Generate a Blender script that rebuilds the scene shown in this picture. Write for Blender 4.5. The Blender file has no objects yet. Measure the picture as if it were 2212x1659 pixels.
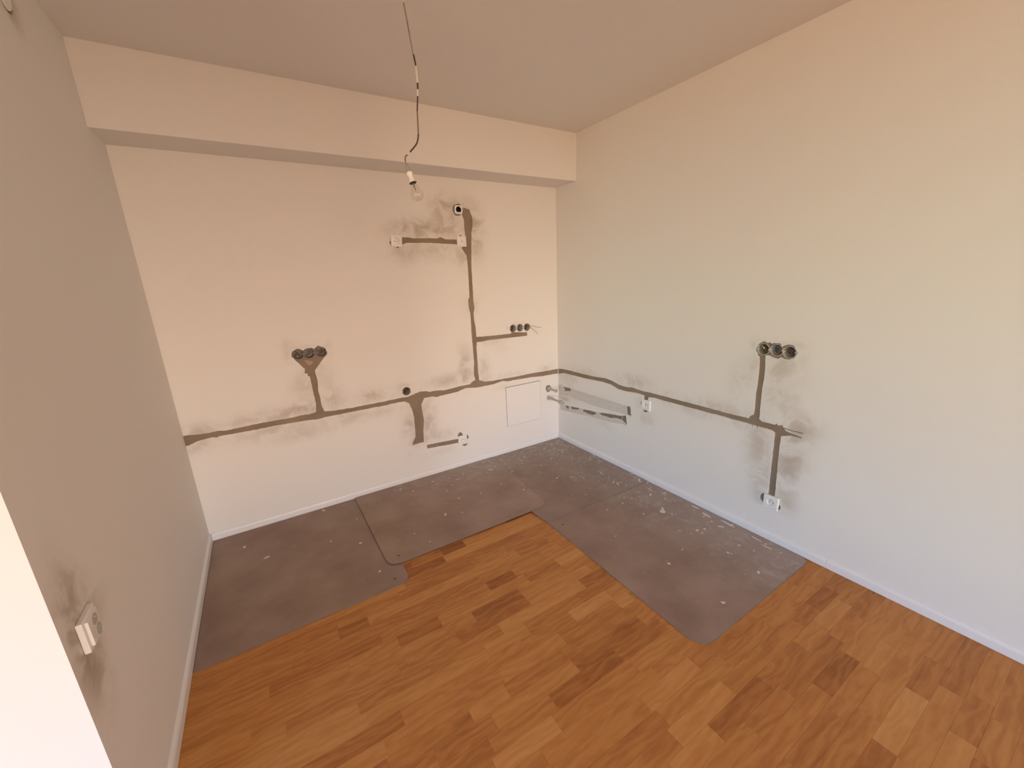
import bpy, bmesh, math, random
from mathutils import Vector, Matrix, noise
from mathutils.geometry import delaunay_2d_cdt

random.seed(7)
S = bpy.context.scene
COL = S.collection

EXPOSURE = 0.0
WORLD_STRENGTH = 1.0
# ground, horizon, sky (towards the side window, then towards the rear window)
SKY_SIDE = ((5.7, 4.0, 2.4), (6.2, 11.2, 10.2), (0.5, 2.8, 9.5))
SKY_REAR = ((9.2, 5.4, 2.6), (38.0, 29.2, 22.8), (3.0, 13.5, 26.0))
# wall, start, end along it, sill and head height of each glazed opening
WINDOWS = [('side', -6.6, -3.2, 0.05, 2.4), ('rear', -3.0, -0.6, 0.05, 2.4)]
WOOD = [(.16, .050, .012, 1), (.33, .118, .030, 1), (.52, .225, .060, 1), (.64, .325, .105, 1), (.76, .46, .18, 1)]
MATC = [(.30, .200, .155, 1), (.40, .290, .235, 1)]
ROOM_X, ROOM_Y = -6.5, -11.0
D = {
 'B_main': [[[-2.818,0.718],[-2.783,0.715],[-2.748,0.709],[-2.715,0.706],[-2.674,0.707],[-2.64,0.709],[-2.603,0.7],[-2.524,0.704],[-2.424,0.706],[-2.325,0.706],[-2.233,0.703],[-2.181,0.709],[-2.131,0.704],[-2.094,0.711],[-2.026,0.703],[-1.973,0.697],[-1.862,0.693],[-1.732,0.695],[-1.63,0.695],[-1.506,0.698],[-1.452,0.696],[-1.414,0.706],[-1.352,0.72],[-1.305,0.713],[-1.281,0.704],[-1.213,0.704],[-1.159,0.694],[-1.083,0.697],[-1.009,0.704],[-0.929,0.702],[-0.884,0.73],[-0.829,0.72],[-0.78,0.702],[-0.701,0.696],[-0.568,0.696],[-0.444,0.694],[-0.288,0.698],[-0.136,0.693],[0.003,0.694],[0.002,0.648],[-0.191,0.652],[-0.316,0.662],[-0.504,0.667],[-0.545,0.664],[-0.61,0.678],[-0.703,0.665],[-0.872,0.664],[-0.958,0.677],[-1.049,0.659],[-1.193,0.654],[-1.213,0.648],[-1.256,0.661],[-1.324,0.662],[-1.353,0.615],[-1.35,0.547],[-1.344,0.487],[-1.358,0.401],[-1.363,0.303],[-1.457,0.3],[-1.452,0.323],[-1.427,0.359],[-1.423,0.417],[-1.421,0.529],[-1.431,0.593],[-1.448,0.644],[-1.474,0.663],[-1.518,0.668],[-1.629,0.663],[-1.735,0.664],[-1.933,0.664],[-2.032,0.664],[-2.086,0.658],[-2.158,0.665],[-2.263,0.668],[-2.35,0.671],[-2.449,0.669],[-2.6,0.672],[-2.647,0.673],[-2.656,0.667],[-2.676,0.674],[-2.722,0.672],[-2.76,0.666],[-2.795,0.653],[-2.819,0.649]]],
 'B_left_branch': [[[-2.177,1.109],[-2.154,1.073],[-2.113,1.016],[-2.119,0.986],[-2.103,0.984],[-2.104,0.967],[-2.092,0.962],[-2.089,0.895],[-2.086,0.831],[-2.084,0.763],[-2.094,0.686],[-2.035,0.684],[-2.051,0.749],[-2.051,0.796],[-2.056,0.854],[-2.05,0.923],[-2.054,0.969],[-2.055,0.997],[-2.014,1.046],[-1.987,1.076],[-1.97,1.088],[-1.962,1.107],[-1.972,1.139],[-2.012,1.16],[-2.039,1.141],[-2.053,1.15],[-2.086,1.15],[-2.106,1.138],[-2.119,1.15],[-2.141,1.154],[-2.17,1.138]]],
 'B_pale': [[[-2.108,1.075],[-2.084,1.068],[-2.055,1.059],[-2.063,1.043],[-2.081,1.035],[-2.097,1.049]]],
 'B_riser': [[[-0.875,2.066],[-0.894,2.017],[-0.878,1.976],[-0.881,1.926],[-0.876,1.868],[-0.913,1.774],[-0.877,1.723],[-0.872,1.636],[-0.872,1.556],[-0.876,1.409],[-0.89,1.384],[-0.885,1.313],[-0.877,1.285],[-0.878,1.097],[-0.875,1.025],[-0.873,0.878],[-0.882,0.785],[-0.873,0.728],[-0.837,0.696],[-0.837,0.772],[-0.841,0.779],[-0.839,0.858],[-0.842,1.002],[-0.832,1.068],[-0.836,1.093],[-0.838,1.164],[-0.847,1.236],[-0.848,1.283],[-0.838,1.319],[-0.842,1.375],[-0.841,1.555],[-0.841,1.635],[-0.834,1.731],[-0.822,1.894],[-0.809,1.936],[-0.807,1.995],[-0.828,2.052]]],
 'B_riser_branch': [[[-0.844,1.088],[-0.757,1.084],[-0.674,1.082],[-0.507,1.079],[-0.5,1.091],[-0.441,1.085],[-0.337,1.074],[-0.338,1.043],[-0.502,1.046],[-0.732,1.049],[-0.782,1.043],[-0.842,1.045]]],
 'B_top_branch': [[[-1.368,1.848],[-1.326,1.849],[-1.288,1.843],[-1.187,1.845],[-1.106,1.844],[-1.082,1.854],[-1.037,1.838],[-0.937,1.839],[-0.94,1.804],[-1.035,1.807],[-1.173,1.813],[-1.338,1.811],[-1.373,1.801]]],
 'B_low_branch': [[[-1.341,0.272],[-1.249,0.266],[-1.12,0.258],[-1.062,0.254],[-1.064,0.22],[-1.16,0.224],[-1.252,0.233],[-1.34,0.238]]],
 'R_main': [[[-0.004,0.695],[-0.065,0.702],[-0.18,0.706],[-0.319,0.705],[-0.518,0.71],[-0.62,0.719],[-0.7,0.711],[-0.777,0.693],[-0.858,0.691],[-0.905,0.701],[-0.944,0.696],[-1.026,0.693],[-1.055,0.696],[-1.173,0.696],[-1.556,0.695],[-1.625,0.694],[-1.687,0.694],[-1.733,0.696],[-1.777,0.697],[-1.782,0.711],[-1.801,0.725],[-1.806,0.735],[-1.831,0.742],[-1.832,0.71],[-1.852,0.697],[-1.887,0.698],[-1.92,0.698],[-1.928,0.709],[-1.935,0.699],[-1.958,0.707],[-1.961,0.696],[-2.006,0.693],[-2.06,0.694],[-2.059,0.689],[-2.007,0.688],[-1.968,0.69],[-1.976,0.681],[-2.008,0.674],[-2.057,0.667],[-2.056,0.662],[-2.007,0.663],[-1.977,0.652],[-1.958,0.644],[-1.957,0.592],[-1.96,0.491],[-1.964,0.395],[-1.968,0.265],[-1.933,0.263],[-1.93,0.362],[-1.928,0.471],[-1.926,0.595],[-1.924,0.654],[-1.906,0.664],[-1.832,0.664],[-1.83,0.649],[-1.827,0.649],[-1.826,0.663],[-1.805,0.664],[-1.805,0.651],[-1.802,0.65],[-1.801,0.664],[-1.763,0.666],[-1.701,0.664],[-1.628,0.667],[-1.559,0.665],[-1.175,0.664],[-1.106,0.666],[-1.06,0.658],[-1.055,0.629],[-1.022,0.625],[-1.017,0.663],[-0.945,0.666],[-0.844,0.656],[-0.71,0.657],[-0.761,0.659],[-0.674,0.679],[-0.584,0.681],[-0.392,0.672],[-0.179,0.669],[-0.088,0.668],[-0.003,0.645]]],
 'R_riser': [[[-1.796,1.069],[-1.801,1.022],[-1.803,0.95],[-1.802,0.886],[-1.799,0.852],[-1.803,0.77],[-1.802,0.716],[-1.835,0.711],[-1.833,0.778],[-1.832,0.883],[-1.835,0.976],[-1.832,1.027],[-1.827,1.082]]],
 'R_boxes': [[[-1.81,1.152],[-1.832,1.145],[-1.84,1.15],[-1.853,1.142],[-1.862,1.148],[-1.894,1.148],[-1.905,1.134],[-1.919,1.143],[-1.938,1.148],[-1.96,1.143],[-1.974,1.123],[-1.982,1.111],[-1.977,1.097],[-1.968,1.08],[-1.945,1.069],[-1.921,1.07],[-1.908,1.077],[-1.894,1.066],[-1.877,1.067],[-1.847,1.078],[-1.829,1.075],[-1.804,1.063],[-1.789,1.067],[-1.784,1.085],[-1.775,1.092],[-1.775,1.109],[-1.786,1.135]]],
 'R_pipe_upper': [[[-0.003,0.536],[-0.033,0.55],[-0.069,0.535],[-0.178,0.541],[-0.492,0.54],[-0.873,0.54],[-0.89,0.551],[-0.898,0.514],[-0.897,0.488],[-0.919,0.491],[-0.899,0.476],[-0.912,0.463],[-0.896,0.465],[-0.851,0.469],[-0.681,0.461],[-0.444,0.45],[-0.245,0.457],[-0.178,0.472],[-0.062,0.446],[-0.001,0.44]]],
 'R_pipe_lower': [[[-0.012,0.339],[-0.108,0.359],[-0.299,0.38],[-0.514,0.399],[-0.682,0.427],[-0.803,0.443],[-0.852,0.463],[-0.857,0.425],[-0.867,0.388],[-0.847,0.372],[-0.838,0.382],[-0.684,0.358],[-0.446,0.341],[-0.177,0.31],[-0.023,0.297]]],
 'R_patch_upper': [[[-0.069,0.532],[-0.178,0.537],[-0.176,0.506],[-0.138,0.506],[-0.098,0.492]],[[-0.853,0.535],[-0.889,0.541],[-0.898,0.469],[-0.861,0.471]]],
 'R_patch_lower': [[[-0.09,0.352],[-0.149,0.357],[-0.148,0.33],[-0.114,0.332]],[[-0.177,0.364],[-0.245,0.374],[-0.299,0.379],[-0.283,0.357],[-0.228,0.348],[-0.189,0.34]],[[-0.337,0.361],[-0.363,0.383],[-0.504,0.397],[-0.513,0.379],[-0.465,0.356],[-0.405,0.355],[-0.363,0.359]],[[-0.551,0.396],[-0.59,0.413],[-0.811,0.444],[-0.804,0.411],[-0.735,0.407],[-0.683,0.39],[-0.637,0.39],[-0.581,0.385]],[[-0.812,0.445],[-0.85,0.459],[-0.858,0.385],[-0.804,0.411]]],
 'B_cups_left': [[-2.138,1.117],[-2.073,1.115],[-2.0,1.116]],
 'B_cups_right': [[-0.481,1.122],[-0.411,1.121],[-0.338,1.119]],
 'B_cup_single': [[-1.457,0.742]],
 'B_junction': [[-0.92,2.048]],
 'R_cups': [[-1.813,1.108],[-1.88,1.111],[-1.944,1.108]],
 'R_socket_mid': [[-1.003,0.631],[-1.083,0.632],[-1.09,0.561],[-1.006,0.558]],
 'R_socket_low': [[-1.92,0.277],[-1.992,0.28],[-1.994,0.204],[-1.919,0.208]],
 'B_socket_low': [[-1.069,0.28],[-0.994,0.272],[-0.995,0.194],[-1.065,0.202]],
 'B_socket_tl': [[-1.45,1.857],[-1.376,1.859],[-1.378,1.788],[-1.452,1.786]],
 'B_socket_tr': [[-0.952,1.861],[-0.877,1.862],[-0.877,1.788],[-0.951,1.787]],
 'hatch': [[-0.583,0.61],[-0.215,0.611],[-0.21,0.251],[-0.575,0.245]],
 'B_cap': [[-0.103,0.289],[-0.14,0.293]],
 'L_sock_front': [[-1.754,0.802],[-1.759,0.711],[-1.7,0.81],[-1.739,0.792],[-1.736,0.711],[-1.716,0.773],[-1.715,0.733],[-1.685,0.747]],
 'L_sock_back': [[-1.709,0.769],[-1.712,0.684]],
 'L_lid': [[-0.859,2.433],[-0.841,2.426],[-0.816,2.425],[-0.864,2.414],[-0.793,2.409]],
 'L_end_stain': [[-1.612,0.835],[-1.724,0.813],[-1.755,0.622],[-1.607,0.655]],
 'pipe0': [-0.109,0.519,-0.116],
 'pipe1': [-0.114,0.43,-0.218],
 'cord': [[-1.6562,-1.1901,2.6048],[-1.652,-1.1927,2.5605],[-1.6456,-1.1966,2.5011],[-1.6428,-1.1983,2.4667],[-1.6356,-1.2027,2.3921],[-1.6338,-1.2038,2.3876],[-1.63,-1.2061,2.3552],[-1.6293,-1.2065,2.2976],[-1.6305,-1.2058,2.276],[-1.633,-1.2043,2.2519],[-1.6388,-1.2008,2.2011],[-1.6376,-1.2015,2.2011],[-1.6401,-1.1999,2.1598],[-1.6419,-1.1988,2.12],[-1.6451,-1.1969,2.1011],[-1.6528,-1.1921,2.0823],[-1.6766,-1.1776,2.0555],[-1.6857,-1.1721,2.0462],[-1.6934,-1.1674,2.0401],[-1.6961,-1.1657,2.0218]],
 'wires': [[[-1.6961,-1.1657,2.0218],[-1.6949,-1.1665,2.0021],[-1.6917,-1.1684,1.98]],[[-1.6961,-1.1657,2.0218],[-1.6893,-1.1698,2.0062],[-1.679,-1.1762,1.9838]],[[-1.6921,-1.1682,2.0433],[-1.6871,-1.1712,2.0646],[-1.6747,-1.1788,2.0886]]],
 'holder': [[-1.6865,-1.1716,1.9809],[-1.6813,-1.1747,1.9574],[-1.6745,-1.1789,1.9404],[-1.6691,-1.1822,1.9066],[-1.6594,-1.1881,1.8733]],
 'bwires': [[[-0.319,-0.004,1.129],[-0.27,-0.024,1.121],[-0.247,-0.044,1.111],[-0.231,-0.064,1.114]],[[-0.319,-0.004,1.122],[-0.278,-0.024,1.091],[-0.252,-0.044,1.054]]],
 'strips': [[-1.416,-1.102,-1.816,-0.8],[-1.081,-0.989,-1.821,0.6],[-1.309,-1.071,-1.752,0.6],[-1.69,-1.426,-1.493,-0.5],[-1.542,-1.379,-1.38,-0.7],[-1.732,-1.42,-1.806,0.3],[-1.902,-1.744,-1.873,0.35],[-1.906,-1.658,-2.054,0.6],[-1.345,-1.053,-2.19,0.5],[-1.352,-1.271,-2.354,0.5],[-0.809,-0.493,-2.75,0.7],[-1.353,-1.038,-2.365,0.5],[-1.341,-1.176,-2.313,-0.6],[-0.757,-0.509,-2.561,-0.5],[-0.52,-0.316,-2.617,0.4],[-0.436,-0.204,-2.424,0.45],[-0.351,-0.163,-2.367,-0.5],[-1.048,-0.783,-2.189,0.5],[-1.136,-0.96,-1.43,0.6],[-1.635,-1.49,-0.955,-0.3],[-2.249,-2.117,-1.257,-0.4],[-2.217,-2.09,-1.382,-0.4],[-2.031,-1.834,-1.427,-0.4]],
 'stainB': [[-1.151,1.907,0.2,0.05,0.7],[-1.325,1.888,0.08,0.05,0.7],[-1.165,1.763,0.2,0.06,0.4],[-1.375,1.739,0.06,0.05,0.35],[-1.048,2.052,0.07,0.07,0.7],[-0.915,2.106,0.07,0.05,0.5],[-0.79,1.966,0.06,0.1,0.6],[-0.78,1.831,0.05,0.12,0.5],[-0.908,1.712,0.05,0.06,0.4],[-0.98,1.992,0.06,0.06,0.5],[-0.954,0.865,0.05,0.12,0.5],[-0.788,0.801,0.04,0.09,0.45],[-0.864,1.342,0.05,0.05,0.3],[-0.598,0.954,0.05,0.03,0.15],[-2.315,0.744,0.15,0.04,0.5],[-2.165,0.744,0.08,0.04,0.45],[-2.333,0.635,0.2,0.04,0.4],[-2.206,0.571,0.15,0.03,0.3],[-2.735,0.718,0.1,0.04,0.5],[-2.752,0.632,0.12,0.03,0.35],[-2.177,1.185,0.03,0.03,0.4],[-2.028,0.994,0.05,0.05,0.35],[-2.13,0.883,0.06,0.1,0.4],[-1.985,0.79,0.05,0.1,0.4],[-1.724,0.757,0.12,0.04,0.5],[-1.146,0.762,0.12,0.04,0.45],[-0.982,0.773,0.1,0.04,0.4],[-1.741,0.619,0.15,0.03,0.35],[-1.463,0.463,0.05,0.15,0.5],[-1.307,0.504,0.05,0.12,0.55],[-1.322,0.351,0.04,0.06,0.35],[-0.54,0.712,0.15,0.03,0.3],[-0.136,0.721,0.06,0.03,0.35],[-0.592,0.625,0.1,0.02,0.2],[-1.206,0.322,0.1,0.03,0.35],[-1.219,0.182,0.1,0.02,0.3],[-0.683,1.043,0.1,0.03,0.3],[-2.496,0.737,0.1,0.02,0.3],[-1.932,0.626,0.1,0.03,0.3]],
 'stainR': [[-0.167,0.642,0.1,0.05,0.3],[-0.133,0.48,0.1,0.06,0.35],[-0.384,0.723,0.12,0.03,0.35],[-0.922,0.747,0.12,0.04,0.45],[-1.36,0.689,0.2,0.04,0.4],[-1.616,0.707,0.12,0.04,0.35],[-1.045,0.486,0.06,0.04,0.3],[-1.708,0.915,0.05,0.1,0.3],[-1.933,0.907,0.07,0.15,0.4],[-1.895,1.028,0.05,0.05,0.3],[-1.776,1.009,0.03,0.05,0.3],[-1.852,0.558,0.06,0.12,0.5],[-2.028,0.592,0.06,0.1,0.55],[-2.056,0.72,0.06,0.05,0.5],[-2.011,0.449,0.05,0.15,0.55],[-1.901,0.345,0.07,0.08,0.45],[-2.034,0.26,0.04,0.05,0.35],[-1.651,0.642,0.2,0.03,0.2],[-0.586,0.5,0.15,0.05,0.2],[-0.59,0.316,0.12,0.03,0.2]],
 'spots': [[-1.712,-0.703],[-1.66,-0.837],[-1.467,-0.619],[-1.304,-0.482],[-1.14,-0.514],[-1.265,-0.276],[-1.238,-0.156],[-1.33,-0.331],[-1.364,-0.128],[-0.944,-0.257],[-0.898,-0.225],[-0.951,-0.487],[-0.856,-0.659],[-0.768,-0.355],[-0.589,-0.178],[-0.543,-0.659],[-0.438,-0.716],[-0.582,-0.677],[-1.362,-0.663],[-0.735,-0.279],[-2.019,-0.591],[-1.981,-0.304],[-0.107,-0.166],[-0.333,-0.075],[-0.542,-0.662],[-0.439,-0.714],[-0.237,-0.966],[-0.324,-0.962],[-0.034,-1.116],[-0.075,-1.179],[-0.542,-1.206],[-0.298,-1.2],[-0.26,-1.715],[-0.214,-1.701],[-0.262,-1.683],[-0.109,-1.679],[-0.666,-2.092],[-0.648,-1.774],[-0.307,-1.903],[-0.298,-1.919],[-0.196,-1.904],[-0.077,-2.068],[-0.065,-1.983],[-0.114,-1.741],[-0.041,-1.769],[-0.327,-2.08],[-0.153,-1.243],[-0.609,-0.922],[-2.628,-0.21],[-2.512,-0.404],[-2.17,-0.464],[-2.018,-0.593],[-2.155,-0.049],[-2.017,-0.065],[-1.984,-0.916]],
 'dark': [[-1.858,-0.856],[-1.93,-1.023],[-1.963,-1.027],[-0.891,-1.162]],
 'cam': {"loc":[-2.3142,-2.9425,1.5424],"rot":[[0.846828,0.168755,-0.504385],[-0.530293,0.194984,-0.825088],[-0.040891,0.96618,0.254607]],"f":870.7264635640607},
 'dims': [2.8117477365371517,2.2619024991674577,0.2614330132539594],
}
# ------------------------------------------------------------------ camera, world, light, exposure
cam_d = bpy.data.cameras.new('camera')
cam = bpy.data.objects.new('camera', cam_d); COL.objects.link(cam)
cam_d.sensor_fit = 'HORIZONTAL'; cam_d.sensor_width = 36.0
cam_d.lens = D['cam']['f'] * 36.0 / 2212.0
cam_d.clip_start = 0.02
_r = D['cam']['rot']
cam.matrix_world = Matrix.Translation(D['cam']['loc']) @ Matrix(_r).to_4x4()
S.camera = cam
S.view_settings.view_transform = 'Standard'
S.view_settings.look = 'None'
S.view_settings.gamma = 1.0
S.view_settings.use_curve_mapping = False
S.view_settings.exposure = EXPOSURE
S.cycles.use_denoising = True
S.cycles.max_bounces = 14
S.cycles.diffuse_bounces = 8
S.cycles.transparent_max_bounces = 12
S.cycles.sample_clamp_indirect = 4.0

RX0, RY0, H = ROOM_X, ROOM_Y, 2.6          # far walls of the room behind the camera, ceiling height
L = D['dims'][0]; BEAM_Z = D['dims'][1]; BEAM_D = D['dims'][2]
Y_END = -1.774                           # where the left wall ends

w = bpy.data.worlds.new('daylight'); S.world = w; w.use_nodes = True
nt = w.node_tree; nt.nodes.clear()
wo = nt.nodes.new('ShaderNodeOutputWorld'); bg = nt.nodes.new('ShaderNodeBackground')
tc = nt.nodes.new('ShaderNodeTexCoord'); sx = nt.nodes.new('ShaderNodeSeparateXYZ')
mr = nt.nodes.new('ShaderNodeMapRange'); mr.inputs['From Min'].default_value = -1; mr.inputs['From Max'].default_value = 1
# sky model: three bands by height (ground, horizon, sky); colours fitted separately for the -x and -y sides
mr.inputs['From Min'].default_value = -.5; mr.inputs['From Max'].default_value = .5
nt.links.new(tc.outputs['Generated'], sx.inputs[0]); nt.links.new(sx.outputs[2], mr.inputs[0])
ramps = []
for bands in (SKY_SIDE, SKY_REAR):
    cr = nt.nodes.new('ShaderNodeValToRGB'); el = cr.color_ramp.elements
    el[0].position = 0.0; el[0].color = (*bands[0], 1); el[1].position = 1.0; el[1].color = (*bands[2], 1)
    for z_, k_ in ((-.05, 0), (-.01, 1), (.09, 1), (.17, 2)):
        q = el.new(z_ + .5); q.color = (*bands[k_], 1)
    nt.links.new(mr.outputs[0], cr.inputs[0]); ramps.append(cr)
df = nt.nodes.new('ShaderNodeMath'); df.operation = 'SUBTRACT'; nt.links.new(sx.outputs[1], df.inputs[0]); nt.links.new(sx.outputs[0], df.inputs[1])
m2 = nt.nodes.new('ShaderNodeMapRange'); m2.inputs['From Min'].default_value = -.25; m2.inputs['From Max'].default_value = .25
nt.links.new(df.outputs[0], m2.inputs[0])
mx = nt.nodes.new('ShaderNodeMix'); mx.data_type = 'RGBA'
nt.links.new(m2.outputs[0], mx.inputs[0]); nt.links.new(ramps[1].outputs[0], mx.inputs[6]); nt.links.new(ramps[0].outputs[0], mx.inputs[7])
nt.links.new(mx.outputs[2], bg.inputs[0])
bg.inputs[1].default_value = WORLD_STRENGTH
nt.links.new(bg.outputs[0], wo.inputs[0])

for wall_, p0, p1, pz0, pz1 in WINDOWS:      # portals: daylight enters through the glazed openings
    ld = bpy.data.lights.new('window_daylight', 'AREA'); ld.shape = 'RECTANGLE'; ld.cycles.is_portal = True
    lo = bpy.data.objects.new('window_daylight', ld); COL.objects.link(lo)
    if wall_ == 'rear':
        ld.size = p1 - p0; ld.size_y = pz1 - pz0
        lo.location = ((p0 + p1) / 2, RY0 - 0.02, (pz0 + pz1) / 2); lo.rotation_euler = (math.radians(90), 0, 0)
    else:
        ld.size = pz1 - pz0; ld.size_y = p1 - p0
        lo.location = (RX0 - .02, (p0 + p1) / 2, (pz0 + pz1) / 2); lo.rotation_euler = (0, math.radians(-90), 0)

# ------------------------------------------------------------------ helpers
def tag(o, label=None, cat=None, group=None, kind=None):
    if label: o['label'] = label
    if cat: o['category'] = cat
    if group: o['group'] = group
    if kind: o['kind'] = kind
    return o

def empty(name, mat4):
    o = bpy.data.objects.new(name, None); COL.objects.link(o)
    o.empty_display_size = 0.05; o.matrix_world = mat4
    return o

def link(name, bm_or_mesh, material=None, parent=None, smooth=False):
    if isinstance(bm_or_mesh, bmesh.types.BMesh):
        me = bpy.data.meshes.new(name)
        bmesh.ops.recalc_face_normals(bm_or_mesh, faces=bm_or_mesh.faces)
        bm_or_mesh.to_mesh(me); bm_or_mesh.free()
        if material: me.materials.append(material)
        if smooth:
            for p in me.polygons: p.use_smooth = True
    else:
        me = bm_or_mesh
    o = bpy.data.objects.new(name, me); COL.objects.link(o)
    if parent: o.parent = parent
    return o

def box(bm, x0, x1, y0, y1, z0, z1, bevel=0.0, seg=2):
    r = bmesh.ops.create_cube(bm, size=1.0)
    for v in r['verts']:
        v.co = Vector(((x0 + x1) / 2 + v.co.x * (x1 - x0), (y0 + y1) / 2 + v.co.y * (y1 - y0), (z0 + z1) / 2 + v.co.z * (z1 - z0)))
    if bevel:
        ed = list({e for v in r['verts'] for e in v.link_edges})
        bmesh.ops.bevel(bm, geom=ed, offset=bevel, segments=seg, affect='EDGES', profile=0.6)

def lathe(bm, prof, seg=40, axis=None, sx=1.0):
    """prof: list of (radius, height) swept about local z"""
    rings = []
    for r, h in prof:
        if r < 1e-6: rings.append([bm.verts.new((0, 0, h))])
        else: rings.append([bm.verts.new((r * math.cos(2 * math.pi * i / seg) * sx, r * math.sin(2 * math.pi * i / seg), h)) for i in range(seg)])
    out = [v for rg in rings for v in rg]
    for a, b in zip(rings, rings[1:]):
        for i in range(seg):
            j = (i + 1) % seg
            if len(a) == 1 and len(b) == 1: continue
            if len(a) == 1: bm.faces.new((a[0], b[i], b[j]))
            elif len(b) == 1: bm.faces.new((a[i], b[0], a[j]))
            else: bm.faces.new((a[i], b[i], b[j], a[j]))
    if axis is not None:
        for v in out: v.co = axis @ v.co
    return out

def tube(bm, pts, r, seg=10, r2=None):
    pts = [Vector(p) for p in pts]
    rings = []; up = Vector((0.31, 0.2, 0.93)).normalized()
    for i, p in enumerate(pts):
        t = (pts[min(i + 1, len(pts) - 1)] - pts[max(i - 1, 0)]).normalized()
        n = t.cross(up)
        if n.length < 1e-3: n = t.cross(Vector((1, 0, 0)))
        n.normalize(); b = t.cross(n)
        rr = r if r2 is None else r + (r2 - r) * i / (len(pts) - 1)
        rings.append([bm.verts.new(p + (n * math.cos(2 * math.pi * k / seg) + b * math.sin(2 * math.pi * k / seg)) * rr) for k in range(seg)])
    for a, b in zip(rings, rings[1:]):
        for k in range(seg):
            bm.faces.new((a[k], a[(k + 1) % seg], b[(k + 1) % seg], b[k]))
    bm.faces.new(rings[0]); bm.faces.new(rings[-1])

def spline(pts, n=6):
    pts = [Vector(p) for p in pts]; out = []
    for i in range(len(pts) - 1):
        p0 = pts[max(i - 1, 0)]; p1 = pts[i]; p2 = pts[i + 1]; p3 = pts[min(i + 2, len(pts) - 1)]
        for k in range(n):
            t = k / n
            out.append(0.5 * ((2 * p1) + (p2 - p0) * t + (2 * p0 - 5 * p1 + 4 * p2 - p3) * t * t + (3 * p1 - p0 - 3 * p2 + p3) * t ** 3))
    out.append(pts[-1]); return out

# frames of the three walls: local x = right as seen from the room, y = up, z = out into the room
def wall_frame(plane, a, b, out=0.0, spin=0.0):
    if plane == 'B': M = Matrix(((1, 0, 0), (0, 0, -1), (0, 1, 0))); loc = (a, -out, b)
    elif plane == 'R': M = Matrix(((0, 0, -1), (-1, 0, 0), (0, 1, 0))); loc = (-out, a, b)
    else: M = Matrix(((0, 0, 1), (1, 0, 0), (0, 1, 0))); loc = (-L + out, a, b)
    return Matrix.Translation(loc) @ M.to_4x4() @ Matrix.Rotation(spin, 4, 'Z')

def w3(plane, a, b, d):
    return {'B': (a, -d, b), 'R': (-d, a, b), 'L': (-L + d, a, b)}[plane]

# ------------------------------------------------------------------ materials
def new_mat(name):
    m = bpy.data.materials.new(name); m.use_nodes = True
    return m, m.node_tree, m.node_tree.nodes['Principled BSDF']

def plain(name, col, rough=0.5, metal=0.0, var=0.0, scale=30.0, bump=0.0, bscale=120.0, spec=0.5):
    m, t, b = new_mat(name)
    b.inputs['Roughness'].default_value = rough; b.inputs['Metallic'].default_value = metal
    b.inputs['Specular IOR Level'].default_value = spec
    co = t.nodes.new('ShaderNodeTexCoord')
    nz = t.nodes.new('ShaderNodeTexNoise'); nz.inputs['Scale'].default_value = scale; nz.inputs['Detail'].default_value = 5
    t.links.new(co.outputs['Object'], nz.inputs['Vector'])
    mx = t.nodes.new('ShaderNodeMix'); mx.data_type = 'RGBA'
    mx.inputs[6].default_value = (*[c * (1 - var) for c in col], 1); mx.inputs[7].default_value = (*[min(1, c * (1 + var)) for c in col], 1)
    t.links.new(nz.outputs[0], mx.inputs[0]); t.links.new(mx.outputs[2], b.inputs['Base Color'])
    if bump:
        n2 = t.nodes.new('ShaderNodeTexNoise'); n2.inputs['Scale'].default_value = bscale; n2.inputs['Detail'].default_value = 6
        t.links.new(co.outputs['Object'], n2.inputs['Vector'])
        bp = t.nodes.new('ShaderNodeBump'); bp.inputs['Strength'].default_value = bump; bp.inputs['Distance'].default_value = 0.004
        t.links.new(n2.outputs[0], bp.inputs['Height']); t.links.new(bp.outputs[0], b.inputs['Normal'])
    return m

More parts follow.
